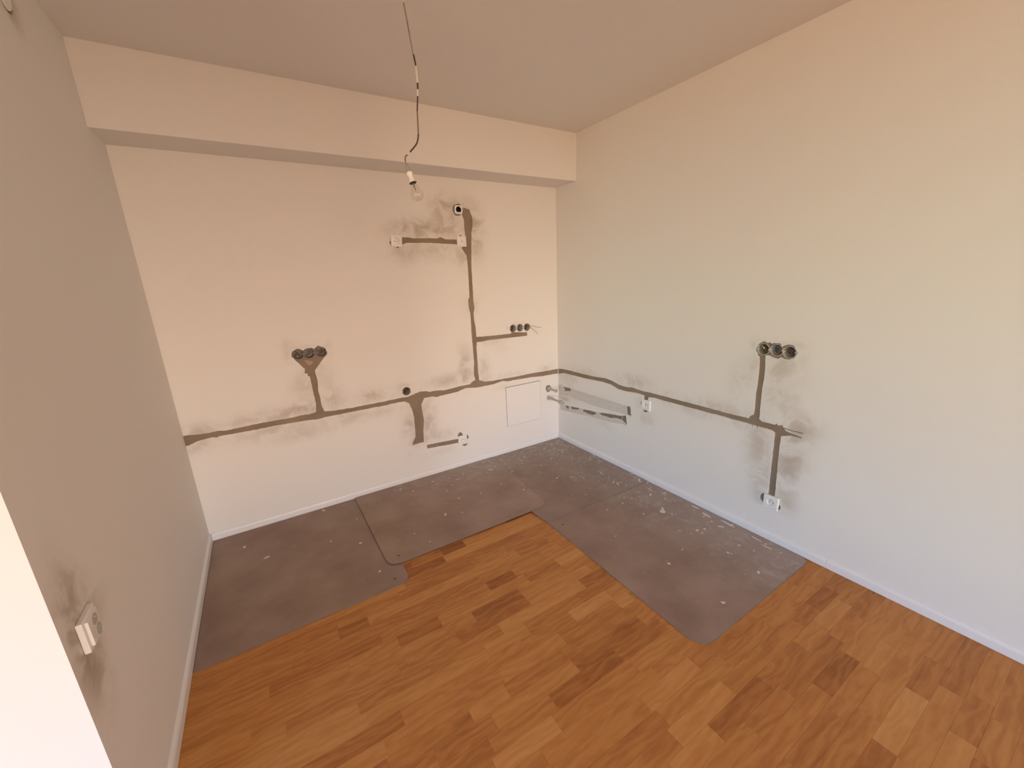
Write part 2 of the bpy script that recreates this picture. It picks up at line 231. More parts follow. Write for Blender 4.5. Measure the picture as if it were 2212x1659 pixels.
WALL = (0.80, 0.775, 0.745)
def wall_material():
    m, t, b = new_mat('painted_plaster')
    b.inputs['Roughness'].default_value = 0.9; b.inputs['Specular IOR Level'].default_value = 0.2
    co = t.nodes.new('ShaderNodeTexCoord')
    at = t.nodes.new('ShaderNodeAttribute'); at.attribute_name = 'smear'
    n1 = t.nodes.new('ShaderNodeTexNoise'); n1.inputs['Scale'].default_value = 9; n1.inputs['Detail'].default_value = 5; n1.inputs['Roughness'].default_value = .6; n1.inputs['Distortion'].default_value = 0.6
    t.links.new(co.outputs['Object'], n1.inputs['Vector'])
    mr = t.nodes.new('ShaderNodeMapRange'); mr.inputs['From Min'].default_value = .36; mr.inputs['From Max'].default_value = .62; mr.inputs['To Min'].default_value = .25; mr.interpolation_type = 'SMOOTHSTEP'
    t.links.new(n1.outputs[0], mr.inputs[0])
    mu = t.nodes.new('ShaderNodeMath'); mu.operation = 'MULTIPLY'
    t.links.new(at.outputs['Fac'], mu.inputs[0]); t.links.new(mr.outputs[0], mu.inputs[1])
    n3 = t.nodes.new('ShaderNodeTexNoise'); n3.inputs['Scale'].default_value = 1.3; n3.inputs['Detail'].default_value = 3
    t.links.new(co.outputs['Object'], n3.inputs['Vector'])
    base = t.nodes.new('ShaderNodeMix'); base.data_type = 'RGBA'
    base.inputs[6].default_value = (WALL[0] * 1.0, WALL[1] * .97, WALL[2] * .955, 1); base.inputs[7].default_value = (WALL[0] * .98, WALL[1] * 1.0, WALL[2] * .99, 1)
    t.links.new(n3.outputs[0], base.inputs[0])
    mx = t.nodes.new('ShaderNodeMix'); mx.data_type = 'RGBA'
    mx.inputs[7].default_value = (0.43, 0.355, 0.275, 1)
    t.links.new(mu.outputs[0], mx.inputs[0]); t.links.new(base.outputs[2], mx.inputs[6])
    t.links.new(mx.outputs[2], b.inputs['Base Color'])
    n2 = t.nodes.new('ShaderNodeTexNoise'); n2.inputs['Scale'].default_value = 160; n2.inputs['Detail'].default_value = 3
    t.links.new(co.outputs['Object'], n2.inputs['Vector'])
    bp = t.nodes.new('ShaderNodeBump'); bp.inputs['Strength'].default_value = .12; bp.inputs['Distance'].default_value = 0.001
    t.links.new(n2.outputs[0], bp.inputs['Height']); t.links.new(bp.outputs[0], b.inputs['Normal'])
    return m

M_WALL = wall_material()
M_PAINT = plain('ceiling_paint', (0.80, 0.775, 0.745), .9, var=.01, scale=2, spec=.2)
M_MORTAR = plain('damp_mortar', (0.275, 0.21, 0.153), .95, var=.34, scale=5.5, bump=.5, bscale=90, spec=.15)
M_PATCH = plain('pale_mortar_patch', (.40, .30, .225), .95, var=.08)
M_MORTAR_DK = plain('dark_broken_plaster', (0.25, 0.21, 0.165), .95, var=.25, scale=30, bump=.7, bscale=90, spec=.1)
M_FILLER = plain('pale_filler', (0.64, 0.595, 0.55), .95, var=.13, scale=38, bump=1.0, bscale=45, spec=.15)
M_WHITE = plain('white_plastic', (0.84, 0.82, 0.80), .28, var=.01)
M_TRIM = plain('white_lacquered_trim', (0.81, 0.80, 0.79), .35, var=.01)
M_GAP = plain('dark_gap', (0.10, 0.08, 0.065), .9, var=.1)
M_BOXGREY = plain('grey_box_plastic', (0.23, 0.21, 0.195), .6, var=.25, scale=60, bump=.3)
M_BOXLIGHT = plain('dusty_box_plastic', (0.50, 0.47, 0.43), .6, var=.2, scale=60, bump=.3)
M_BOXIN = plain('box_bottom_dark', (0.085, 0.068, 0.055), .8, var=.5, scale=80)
M_BLACK = plain('black_plastic', (0.012, 0.015, 0.010), .25)
M_METAL = plain('zinc_metal', (0.62, 0.60, 0.56), .35, .9)
M_BRASS = plain('brass', (0.75, 0.52, 0.16), .35, .9)
M_GREYPIPE = plain('grey_pipe', (0.47, 0.45, 0.40), .5, var=.15, scale=60)
M_WIRE_BR = plain('brown_wire', (0.20, 0.12, 0.07), .5)
M_WIRE_GR = plain('grey_wire', (0.30, 0.24, 0.19), .5)
M_SLEEVE_DK = plain('dark_sleeve', (0.055, 0.03, 0.018), .45)
M_SLEEVE_LT = plain('pale_sleeve', (0.72, 0.64, 0.56), .5)
M_PORC = plain('porcelain', (0.86, 0.82, 0.76), .25)
M_SPLASH = plain('dried_plaster', (0.68, 0.66, 0.62), .9, var=.1, scale=90)

def wood_material(name, island=False):
    m, t, b = new_mat(name)
    N = t.nodes.new; K = t.links.new
    co = N('ShaderNodeTexCoord')
    if island:
        gi = N('ShaderNodeNewGeometry'); rnd = gi.outputs['Random Per Island']
        mt = N('ShaderNodeMapRange'); mt.inputs['To Min'].default_value = .22; mt.inputs['To Max'].default_value = .72
        K(rnd, mt.inputs[0]); tone = mt.outputs[0]
    else:
        oi = N('ShaderNodeObjectInfo'); rnd = oi.outputs['Random']
        sp = N('ShaderNodeSeparateColor'); K(oi.outputs['Color'], sp.inputs[0]); tone = sp.outputs[0]
    cmb = N('ShaderNodeCombineXYZ'); ml = N('ShaderNodeMath'); ml.operation = 'MULTIPLY'; ml.inputs[1].default_value = 37.0
    K(rnd, ml.inputs[0]); K(ml.outputs[0], cmb.inputs[0]); K(ml.outputs[0], cmb.inputs[1]); K(ml.outputs[0], cmb.inputs[2])
    ad = N('ShaderNodeVectorMath'); ad.operation = 'ADD'; K(co.outputs['Object'], ad.inputs[0]); K(cmb.outputs[0], ad.inputs[1])
    mp = N('ShaderNodeMapping'); mp.inputs['Scale'].default_value = (5, 42, 42); K(ad.outputs[0], mp.inputs[0])
    g1 = N('ShaderNodeTexNoise'); g1.inputs['Scale'].default_value = 1.0; g1.inputs['Detail'].default_value = 6; g1.inputs['Roughness'].default_value = .62; g1.inputs['Distortion'].default_value = .6
    K(mp.outputs[0], g1.inputs['Vector'])
    mp2 = N('ShaderNodeMapping'); mp2.inputs['Scale'].default_value = (2.2, 7, 7); K(ad.outputs[0], mp2.inputs[0])
    wv = N('ShaderNodeTexWave'); wv.bands_direction = 'Y'; wv.inputs['Scale'].default_value = 1.1; wv.inputs['Distortion'].default_value = 14; wv.inputs['Detail'].default_value = 3; wv.inputs['Detail Scale'].default_value = 1.6
    K(mp2.outputs[0], wv.inputs['Vector'])
    ramp = N('ShaderNodeValToRGB'); el = ramp.color_ramp.elements
    el[0].position = 0; el[0].color = WOOD[0]; el[1].position = 1; el[1].color = WOOD[4]
    for p_, c_ in ((.28, WOOD[1]), (.5, WOOD[2]), (.75, WOOD[3])):
        q = el.new(p_); q.color = c_
    # tone + grain
    s1 = N('ShaderNodeMath'); s1.operation = 'MULTIPLY_ADD'; s1.inputs[1].default_value = .38; s1.inputs[2].default_value = -.19; K(g1.outputs[0], s1.inputs[0])
    s2 = N('ShaderNodeMath'); s2.operation = 'MULTIPLY_ADD'; s2.inputs[1].default_value = .09; s2.inputs[2].default_value = -.045; K(wv.outputs[0], s2.inputs[0])
    a1 = N('ShaderNodeMath'); a1.operation = 'ADD'; K(tone, a1.inputs[0]); K(s1.outputs[0], a1.inputs[1])
    a2 = N('ShaderNodeMath'); a2.operation = 'ADD'; a2.use_clamp = True; K(a1.outputs[0], a2.inputs[0]); K(s2.outputs[0], a2.inputs[1])
    K(a2.outputs[0], ramp.inputs[0])
    # knots
    mp3 = N('ShaderNodeMapping'); mp3.inputs['Scale'].default_value = (2.6, 6.5, 1); K(ad.outputs[0], mp3.inputs[0])
    vo = N('ShaderNodeTexVoronoi'); vo.inputs['Scale'].default_value = 1.0; K(mp3.outputs[0], vo.inputs['Vector'])
    kr = N('ShaderNodeMapRange'); kr.inputs['From Min'].default_value = .012; kr.inputs['From Max'].default_value = .06; kr.inputs['To Min'].default_value = .75; kr.inputs['To Max'].default_value = 0
    K(vo.outputs['Distance'], kr.inputs[0])
    km = N('ShaderNodeMix'); km.data_type = 'RGBA'; km.inputs[7].default_value = (.05, .018, .006, 1)
    K(kr.outputs[0], km.inputs[0]); K(ramp.outputs[0], km.inputs[6])
    K(km.outputs[2], b.inputs['Base Color'])
    b.inputs['Roughness'].default_value = .48; b.inputs['Specular IOR Level'].default_value = .28
    bp = N('ShaderNodeBump'); bp.inputs['Strength'].default_value = .12; bp.inputs['Distance'].default_value = .001
    K(g1.outputs[0], bp.inputs['Height']); K(bp.outputs[0], b.inputs['Normal'])
    return m
M_WOOD = wood_material('lacquered_oak_strip'); M_WOOD_I = wood_material('lacquered_oak_strip_joined', True)

def mat_material():
    m, t, b = new_mat('frosted_grey_sheet')
    N = t.nodes.new; K = t.links.new
    out = t.nodes['Material Output']
    co = N('ShaderNodeTexCoord')
    n1 = N('ShaderNodeTexNoise'); n1.inputs['Scale'].default_value = 3.2; n1.inputs['Detail'].default_value = 6; n1.inputs['Roughness'].default_value = .6
    K(co.outputs['Object'], n1.inputs['Vector'])
    c1 = N('ShaderNodeMix'); c1.data_type = 'RGBA'; c1.inputs[6].default_value = MATC[0]; c1.inputs[7].default_value = MATC[1]
    oi = N('ShaderNodeObjectInfo'); so = N('ShaderNodeSeparateColor'); K(oi.outputs['Color'], so.inputs[0])
    mr0 = N('ShaderNodeMapRange'); mr0.inputs['From Min'].default_value = .35; mr0.inputs['From Max'].default_value = .65; K(n1.outputs[0], mr0.inputs[0])
    K(mr0.outputs[0], c1.inputs[0])
    # plaster dust: thick towards the two walls and the corner
    sx_ = N('ShaderNodeSeparateXYZ'); K(co.outputs['Object'], sx_.inputs[0])
    def rng(sock, a, b_, lo=0, hi=1):
        r = N('ShaderNodeMapRange'); r.inputs['From Min'].default_value = a; r.inputs['From Max'].default_value = b_; r.inputs['To Min'].default_value = lo; r.inputs['To Max'].default_value = hi; r.interpolation_type = 'SMOOTHSTEP'
        K(sock, r.inputs[0]); return r.outputs[0]
    fx = rng(sx_.outputs[0], -.75, 0.0); fy = rng(sx_.outputs[1], -.6, 0.0, 0, 1); fxx = rng(sx_.outputs[0], -2.2, -1.0)
    def mth(op, a, b_):
        q = N('ShaderNodeMath'); q.operation = op
        for i, v in enumerate((a, b_)):
            if isinstance(v, (int, float)): q.inputs[i].default_value = v
            else: K(v, q.inputs[i])
        return q.outputs[0]
    near = mth('MAXIMUM', fx, mth('MULTIPLY', fy, fxx))
    n2 = N('ShaderNodeTexNoise'); n2.inputs['Scale'].default_value = 11; n2.inputs['Detail'].default_value = 8; n2.inputs['Roughness'].default_value = .7; n2.inputs['Distortion'].default_value = 1.4
    K(co.outputs['Object'], n2.inputs['Vector'])
    d1 = mth('MULTIPLY', rng(n2.outputs[0], .48, .72), near)
    haze = mth('MULTIPLY', near, .30)
    n4 = N('ShaderNodeTexNoise'); n4.inputs['Scale'].default_value = 4.5; n4.inputs['Detail'].default_value = 7; n4.inputs['Roughness'].default_value = .65; n4.inputs['Distortion'].default_value = 2
    K(co.outputs['Object'], n4.inputs['Vector'])
    scuff = mth('MULTIPLY', rng(n4.outputs[0], .6, .75), mth('MULTIPLY', rng(sx_.outputs[0], -1.9, -.7), .34))
    dust = mth('MINIMUM', mth('ADD', mth('ADD', mth('MULTIPLY', d1, .75), haze), scuff), .85)
    c2 = N('ShaderNodeMix'); c2.data_type = 'RGBA'; c2.inputs[7].default_value = (.50, .47, .43, 1)
    sh = N('ShaderNodeVectorMath'); sh.operation = 'SCALE'; K(c1.outputs[2], sh.inputs[0]); K(so.outputs[0], sh.inputs['Scale'])
    K(dust, c2.inputs[0]); K(sh.outputs[0], c2.inputs[6]); K(c2.outputs[2], b.inputs['Base Color'])
    b.inputs['Roughness'].default_value = .42; b.inputs['Specular IOR Level'].default_value = .35
    tr = N('ShaderNodeBsdfTransparent'); ms = N('ShaderNodeMixShader'); ms.inputs[0].default_value = .86
    K(tr.outputs[0], ms.inputs[1]); K(b.outputs[0], ms.inputs[2]); K(ms.outputs[0], out.inputs['Surface'])
    return m
M_MAT = mat_material()
M_MATEDGE = plain('shaded_mat_edge', (.21, .155, .125), .7, var=.1)  # shadow line along the mat edges, painted as a darker rim colour

def glass_material():
    m, t, b = new_mat('clear_bulb_glass')
    b.inputs['Transmission Weight'].default_value = 1; b.inputs['Roughness'].default_value = 0.0; b.inputs['IOR'].default_value = 1.45
    b.inputs['Base Color'].default_value = (.97, .95, .92, 1)
    return m
M_GLASS = glass_material()

# ------------------------------------------------------------------ wall surfaces with cut chases
def densify(poly, step=0.012, jit=0.0012):
    out = []
    for i, p in enumerate(poly):
        q = poly[(i + 1) % len(poly)]
        n = max(1, int(math.hypot(q[0] - p[0], q[1] - p[1]) / step))
        for k in range(n):
            t = k / n
            x = p[0] + (q[0] - p[0]) * t; y = p[1] + (q[1] - p[1]) * t
            if jit:
                x += noise.noise(Vector((x * 70, y * 70, 1.3))) * jit * 2; y += noise.noise(Vector((x * 70, y * 70, 7.7))) * jit * 2
            out.append((x, y))
    return out

def circle(cx, cy, r, n=32, rough=0.0):
    return [(cx + (r + rough * noise.noise(Vector((cx * 9 + math.cos(6.283 * i / n) * 2, cy * 9 + math.sin(6.283 * i / n) * 2, 3)))) * math.cos(6.283185 * i / n),
             cy + (r + rough * noise.noise(Vector((cx * 5 + math.cos(6.283 * i / n) * 2, cy * 5 + math.sin(6.283 * i / n) * 2, 9)))) * math.sin(6.283185 * i / n)) for i in range(n)]

def inside(x, y, poly):
    c = False; j = len(poly) - 1
    for i in range(len(poly)):
        xi, yi = poly[i]; xj, yj = poly[j]
        if (yi > y) != (yj > y) and x < (xj - xi) * (y - yi) / (yj - yi) + xi: c = not c
        j = i
    return c

def build_wall(name, plane, rect, recesses, holes, stains, thick, grid=0.028):
    """recesses: list of (child name, polygons, depth, material, jitter); a later entry wins. holes: polygons left open.
    stains: (a, b, ra, rb, strength) of the dirty smears around the chases, kept as a vertex attribute."""
    a0, a1, b0, b1 = rect
    verts = [Vector((a0, b0)), Vector((a1, b0)), Vector((a1, b1)), Vector((a0, b1))]
    edges = [(0, 1), (1, 2), (2, 3), (3, 0)]; areas = []
    def add(q, own):
        s = len(verts); n = len(q); verts.extend(Vector(v) for v in q)
        edges.extend((s + i, s + (i + 1) % n) for i in range(n))
        areas.append((own, q, min(v[0] for v in q), max(v[0] for v in q), min(v[1] for v in q), max(v[1] for v in q)))
    for i, (nm, polys, dep, mt, jit) in enumerate(recesses):
        for p in polys:
            q = densify(p, .012, jit); add([(min(max(x, a0), a1), min(max(y, b0), b1)) for x, y in q], i)
    for p in holes: add(p, 999)
    nx, ny = int((a1 - a0) / .03), int((b1 - b0) / .03)
    edges = edges[4:]; rim = [(a0 + (a1 - a0) * i / nx, b0) for i in range(nx)] + [(a1, b0 + (b1 - b0) * i / ny) for i in range(ny)] + \
        [(a1 - (a1 - a0) * i / nx, b1) for i in range(nx)] + [(a0, b1 - (b1 - b0) * i / ny) for i in range(ny)]
    s0 = len(verts); verts.extend(Vector(v) for v in rim); edges.extend((s0 + i, s0 + (i + 1) % len(rim)) for i in range(len(rim)))
    na, nb = int((a1 - a0) / grid), int((b1 - b0) / grid)
    for i in range(1, na):
        for j in range(1, nb):
            verts.append(Vector((a0 + (a1 - a0) * (i + .3 * (j % 2)) / na, b0 + (b1 - b0) * j / nb)))
    V, E, F, OV, OE, OF = delaunay_2d_cdt(verts, edges, [], 0, 1e-5, True)
    cls = []
    for f in F:
        cx = sum(V[k].x for k in f) / len(f); cy = sum(V[k].y for k in f) / len(f)
        cls.append(max([-1] + [o for o, q, xa, xb, ya, yb in areas if xa <= cx <= xb and ya <= cy <= yb and inside(cx, cy, q)]))
    def stain(a, b):
        s = 0.0
        for ca, cb, ra, rb, st in stains:
            d = ((a - ca) / (ra * 1.15)) ** 2 + ((b - cb) / (rb * 1.15)) ** 2
            if d < 6: s = 1 - (1 - s) * (1 - min(1, st * 1.25) * math.exp(-d * .9))
        return s
    depth = lambda c: 0.0 if c == -1 else recesses[c][2]
    def mesh_of(classes, d, nm, mt, reveal=False, back=False):
        idx = {}; vs = []; fs = []
        def vid(k, dd):
            key = (k, round(dd, 5))
            if key not in idx:
                idx[key] = len(vs); vs.append(w3(plane, V[k].x, V[k].y, -dd))
            return idx[key]
        for f, c in zip(F, cls):
            if c in classes: fs.append([vid(k, d) for k in f])
        if reveal:
            em = {}
            for fi, f in enumerate(F):
                for i in range(len(f)):
                    em.setdefault(frozenset((f[i], f[(i + 1) % len(f)])), []).append(fi)
            for e, fl in em.items():
                if len(fl) == 2:
                    c0, c1 = cls[fl[0]], cls[fl[1]]
                    if c0 is None or c1 is None or c0 == c1: continue
                    d0 = .02 if c0 == 999 else depth(c0); d1 = .02 if c1 == 999 else depth(c1)
                    if d0 == d1: continue
                    k0, k1 = tuple(e)
                    fs.append([vid(k0, d0), vid(k1, d0), vid(k1, d1), vid(k0, d1)])
        if back:
            c = [w3(plane, x, y, 0) for x, y in ((a0, b0), (a1, b0), (a1, b1), (a0, b1))]
            k = [w3(plane, x, y, -thick) for x, y in ((a0, b0), (a1, b0), (a1, b1), (a0, b1))]
            s = len(vs); vs += c + k
            fs += [[s + 4, s + 5, s + 6, s + 7]] + [[s + i, s + (i + 1) % 4, s + 4 + (i + 1) % 4, s + 4 + i] for i in range(4)]
        me = bpy.data.meshes.new(nm); me.from_pydata(vs, [], fs); me.materials.append(mt)
        if stains is not None:
            at = me.attributes.new('smear', 'FLOAT', 'POINT')
            ia = {'B': 0, 'R': 1, 'L': 1}[plane]
            for i, v in enumerate(vs): at.data[i].value = stain(v[ia], v[2])
        me.update()
        return me
    wall = link(name, mesh_of({-1}, 0, name, M_WALL, True, True)); tag(wall, kind='structure')
    for i, (nm, polys, dep, mt, jit) in enumerate(recesses):
        link(nm, mesh_of({i}, dep, nm, mt), parent=wall)
    return wall

CUP_R = 0.0335
def cup_holes(pts, r=CUP_R): return [circle(a, b, r + .0006, 32) for a, b in pts]

hx0, hx1, hz0, hz1 = -0.5795, -0.2125, 0.248, 0.6105
sock_gap = lambda a, b, r, ro=.006: circle(a, b, r, 26, ro)
wall_back = build_wall('wall_back', 'B', (-L, 0.0, 0.0, H), [
    ('mortar_chase', D['B_main'], .004, M_MORTAR, .0012),
    ('mortar_branch', D['B_left_branch'], .005, M_MORTAR, .0010),
    ('mortar_riser', D['B_riser'], .0045, M_MORTAR, .0010),
    ('pale_plaster_patch', D['B_pale'], .004, M_PATCH, .0008),
    ('mortar_branch', D['B_riser_branch'], .005, M_MORTAR, .0008),
    ('mortar_branch', D['B_top_branch'], .005, M_MORTAR, .0010),
    ('mortar_branch', D['B_low_branch'], .005, M_MORTAR, .0012),
    ('plaster_gap', [circle(-1.448, 1.812, .012, 14, .004), circle(-1.408, 1.785, .009, 14, .003), circle(-0.915, 1.861, .012, 14, .004),
                     circle(-1.046, 0.283, .022, 14, .008), circle(-0.99, 0.25, .02, 14, .006), circle(-1.01, 0.197, .024, 14, .008),
                     circle(-0.925, 2.05, .041, 26, .012)], .008, M_MORTAR_DK, .001),
    ('plaster_gap', [[(-.148, .525), (-.14, .548), (-.112, .555), (-.09, .54), (-.085, .51), (-.10, .49), (-.13, .487)],
                     circle(-.116, .43, .022, 14, .006)], .010, M_MORTAR_DK, .0008),
], cup_holes(D['B_cups_left']) + cup_holes(D['B_cups_right']) + cup_holes([D['B_cup_single'][0]]) + [circle(-.92, 2.048, .0265, 24)] +
   [[(hx0 - .004, hz0 - .0015), (hx1 + .002, hz0 - .0015), (hx1 + .002, hz1 + .0045), (hx0 - .004, hz1 + .0045)]],
   D['stainB'] + [[-2.14, 1.165, .03, .012, .5], [-2.07, 1.165, .05, .010, .45], [-1.95, 1.14, .012, .04, .45], [-2.2, 1.11, .012, .03, .5], [-1.46, .79, .04, .010, .35], [-1.50, .75, .010, .03, .3], [-.41, 1.165, .07, .010, .3], [-.54, 1.13, .008, .02, .4]], .15)
wall_right = build_wall('wall_right', 'R', (RY0, 0.0, 0.0, H), [
    ('mortar_chase', D['R_main'], .004, M_MORTAR, .0008),
    ('mortar_riser', D['R_riser'], .004, M_MORTAR, .0008),
    ('box_bedding', D['R_boxes'], .004, M_MORTAR, .001),
    ('filled_chase', D['R_pipe_upper'], .006, M_FILLER, .0014),
    ('broken_chase', D['R_pipe_lower'], .006, M_FILLER, .0014),
    ('plaster_gap', D['R_patch_upper'] + D['R_patch_lower'], .009, M_MORTAR_DK, .0016),
    ('plaster_gap', [circle(-1.035, .562, .027, 18, .006), circle(-1.012, .60, .022, 14, .004), circle(-1.925, .245, .033, 20, .006), circle(-1.985, .222, .02, 14, .006)], .008, M_MORTAR_DK, .001),
], cup_holes(D['R_cups'], .033), D['stainR'] + [[-1.80, 1.16, .05, .010, .4], [-1.87, 1.165, .02, .008, .4], [-1.95, 1.155, .04, .012, .45], [-1.76, 1.13, .010, .03, .35], [-2.02, 1.10, .012, .012, .4], [-1.93, 1.05, .06, .012, .3]], .15, grid=.03)
stL = [(-1.69, .735, .070, .10, .95), (-1.70, .72, .05, .13, .8), (-1.66, .76, .04, .12, .7), (-.84, 2.43, .06, .04, .8)]
wall_left = build_wall('wall_left', 'L', (Y_END, 0.0, 0.0, H), [
    ('plaster_gap', [circle(-.86, 2.452, .052, 30, .003)], .008, M_MORTAR_DK, .0),
], [], stL, .15)

def struct_box(name, x0, x1, y0, y1, z0, z1, mt, parent=None):
    bm = bmesh.new(); box(bm, x0, x1, y0, y1, z0, z1); o = link(name, bm, mt, parent)
    if not parent: tag(o, kind='structure')
    return o
struct_box('wall_front', RX0, -L - .15, Y_END, Y_END + .15, 0, H, M_PAINT)           # the room widens here; its face looks back to the window
struct_box('ceiling', RX0 - .15, .15, RY0 - .15, .15, H, H + .15, M_PAINT)
struct_box('ceiling_beam', -L, 0, -BEAM_D, 0, BEAM_Z, H, M_PAINT)
# rear and side walls behind the photographer, with their glazed openings
n_win = 0
for nm, side, lo_, hi_ in (('wall_rear', 'rear', RX0, 0.0), ('wall_side', 'side', RY0 - .15, Y_END + .15)):
    ws = sorted(w_[1:] for w_ in WINDOWS if w_[0] == side)
    def wbox(bm, a, b_, z0, z1, t0=-.15, t1=0):
        if side == 'rear': box(bm, a, b_, RY0 + t0, RY0 + t1, z0, z1)
        else: box(bm, RX0 + t0, RX0 + t1, a, b_, z0, z1)
    bm = bmesh.new(); xs = [lo_] + [v for w_ in ws for v in w_[:2]] + [hi_]
    for i in range(0, len(xs), 2): wbox(bm, xs[i], xs[i + 1], 0, H)
    for (a, b_, c, d) in ws:
        if c > 0: wbox(bm, a, b_, 0, c)
        wbox(bm, a, b_, d, H)
    tag(link(nm, bm, M_PAINT), kind='structure')
    for (a, b_, c, d) in ws:
        n_win += 1; bm = bmesh.new(); mid = (a + b_) / 2
        wbox(bm, a, b_, c, c + .05, -.11, -.05); wbox(bm, a, b_, d - .05, d, -.11, -.05)
        for q in (a, mid - .03, b_ - .05): wbox(bm, q, q + .05, c + .05, d - .05, -.11, -.05)
        tag(link('window_%d' % n_win, bm, M_TRIM), kind='structure')

# ------------------------------------------------------------------ floor
PITCH = 0.0655; SEAM = -1.7812
floor = struct_box('floor', RX0 - .15, .15, RY0 - .15, .15, -.12, -.0145, M_GAP)
rows = {}
for x0, x1, y, t in D['strips']:
    k = round((SEAM - y) / PITCH - .5); rows.setdefault(k, []).append((x0, x1, t))
k_first = -int((0 - SEAM) / PITCH) - 1; k_last = int((SEAM - RY0) / PITCH)
strips = []
rs = random.Random(11)
for k in range(k_first, k_last + 1):
    y1 = min(SEAM - k * PITCH, -.001); y0 = max(SEAM - (k + 1) * PITCH, RY0 + .001)
    if y1 - y0 < .004: continue
    x_lo = -L + .003 if (y0 + y1) / 2 > Y_END else RX0 + .003
    fixed = sorted(rows.get(k, []))
    clean = []
    for f in fixed:
        if not clean or f[0] > clean[-1][1] + .02: clean.append(f)
    x = x_lo; segs = []
    board = 0
    for f in clean + [(-.003, None, 0)]:
        stop = f[0]
        while stop - x > .001:
            ln = rs.choice((.22, .28, .33, .38, .42, .48, .55)) + rs.uniform(-.02, .02)
            if stop - (x + ln) < .14: ln = stop - x
            segs.append((x, x + ln, max(-1, min(1, rs.gauss(0.0, .22))))); x += ln
        if f[1] is not None:
            segs.append(f); x = f[1]
    strips += [(a, b_, y0, y1, t) for a, b_, t in segs]

camM = cam.matrix_world.inverted(); FPX = D['cam']['f']
def pix(p):
    q = camM @ Vector(p)
    if q.z > -.05: return None
    return (1106 + FPX * q.x / -q.z, 829.5 - FPX * q.y / -q.z)
def covered(x, y):
    if y > -1.05 and x > -2.8: return True
    return x > -.94 and y > -2.12
cand = []
for s in strips:
    cx, cy = (s[0] + s[1]) / 2, (s[2] + s[3]) / 2
    ps = [pix((x, y, 0)) for x in (s[0], cx, s[1]) for y in (s[2], s[3])]
    ps = [p for p in ps if p]
    vis = any(-5 < p[0] < 2217 and -5 < p[1] < 1664 for p in ps) and not all(covered(x, cy) for x in (s[0] + .01, cx, s[1] - .01))
    if cx < -L - .02: vis = False
    cand.append((s, vis, (Vector((cx, cy, 0)) - cam.location).length))
single = sorted([c for c in cand if c[1]], key=lambda c: c[2])[:298]
single_ids = {id(c[0]) for c in single}
def strip_geo(bm, x0, x1, y0, y1, z0, z1, c=.0003):
    a = [bm.verts.new(v) for v in ((x0, y0, z0), (x1, y0, z0), (x1, y1, z0), (x0, y1, z0))]
    b_ = [bm.verts.new(v) for v in ((x0, y0, z1 - c), (x1, y0, z1 - c), (x1, y1, z1 - c), (x0, y1, z1 - c))]
    t = [bm.verts.new(v) for v in ((x0 + c, y0 + c, z1), (x1 - c, y0 + c, z1), (x1 - c, y1 - c, z1), (x0 + c, y1 - c, z1))]
    bm.faces.new(t)
    for i in range(4):
        j = (i + 1) % 4
        bm.faces.new((a[i], a[j], b_[j], b_[i])); bm.faces.new((b_[i], b_[j], t[j], t[i]))
cache = {}
G = .0001
for s, vis, dist in sorted(single, key=lambda c: (c[0][2], c[0][0])):
    ln = s[1] - s[0]; wd = s[3] - s[2]; key = (round(ln, 3), round(wd, 3))
    if key not in cache:
        bm = bmesh.new(); strip_geo(bm, -ln / 2 + G, ln / 2 - G, -wd / 2 + G, wd / 2 - G, -.014, 0)
        me = bpy.data.meshes.new('floor_strip'); bmesh.ops.recalc_face_normals(bm, faces=bm.faces); bm.to_mesh(me); bm.free(); me.materials.append(M_WOOD); cache[key] = me
    o = link('floor_strip', cache[key], parent=floor)
    o.location = ((s[0] + s[1]) / 2, (s[2] + s[3]) / 2, rs.uniform(-.0002, .0001))
    o.color = (.47 + s[4] * .27, 0, 0, 1)
bm = bmesh.new()
for s in strips:
    if id(s) in single_ids: continue
    strip_geo(bm, s[0] + G, s[1] - G, s[2] + G, s[3] - G, -.014, -.0002)
tag(link('floor_strips_beyond', bm, M_WOOD_I, floor), kind='stuff')

# ------------------------------------------------------------------ baseboards
def baseboard(name, p0, p1, inward):
    p0, p1, n = Vector(p0), Vector(p1), Vector(inward)
    prof = [(0, .001), (.013, .001), (.013, .036), (.0115, .043), (.008, .0485), (.003, .052), (0, .053)]
    bm = bmesh.new()
    r = [[bm.verts.new(p + n * d + Vector((0, 0, z))) for d, z in prof] for p in (p0, p1)]
    for i in range(len(prof)):
        j = (i + 1) % len(prof); bm.faces.new((r[0][i], r[0][j], r[1][j], r[1][i]))
    bm.faces.new(r[0]); bm.faces.new(r[1])
    return tag(link(name, bm, M_TRIM), kind='structure')
baseboard('baseboard_back', (-L + .013, 0, 0), (-.013, 0, 0), (0, -1, 0))
baseboard('baseboard_right', (0, 0, 0), (0, -2.2555, 0), (-1, 0, 0))
baseboard('baseboard_right', (0, -2.2565, 0), (0, RY0, 0), (-1, 0, 0))
baseboard('baseboard_left', (-L, 0, 0), (-L, Y_END, 0), (1, 0, 0))
baseboard('baseboard_front', (-L, Y_END, 0), (RX0, Y_END, 0), (0, -1, 0))

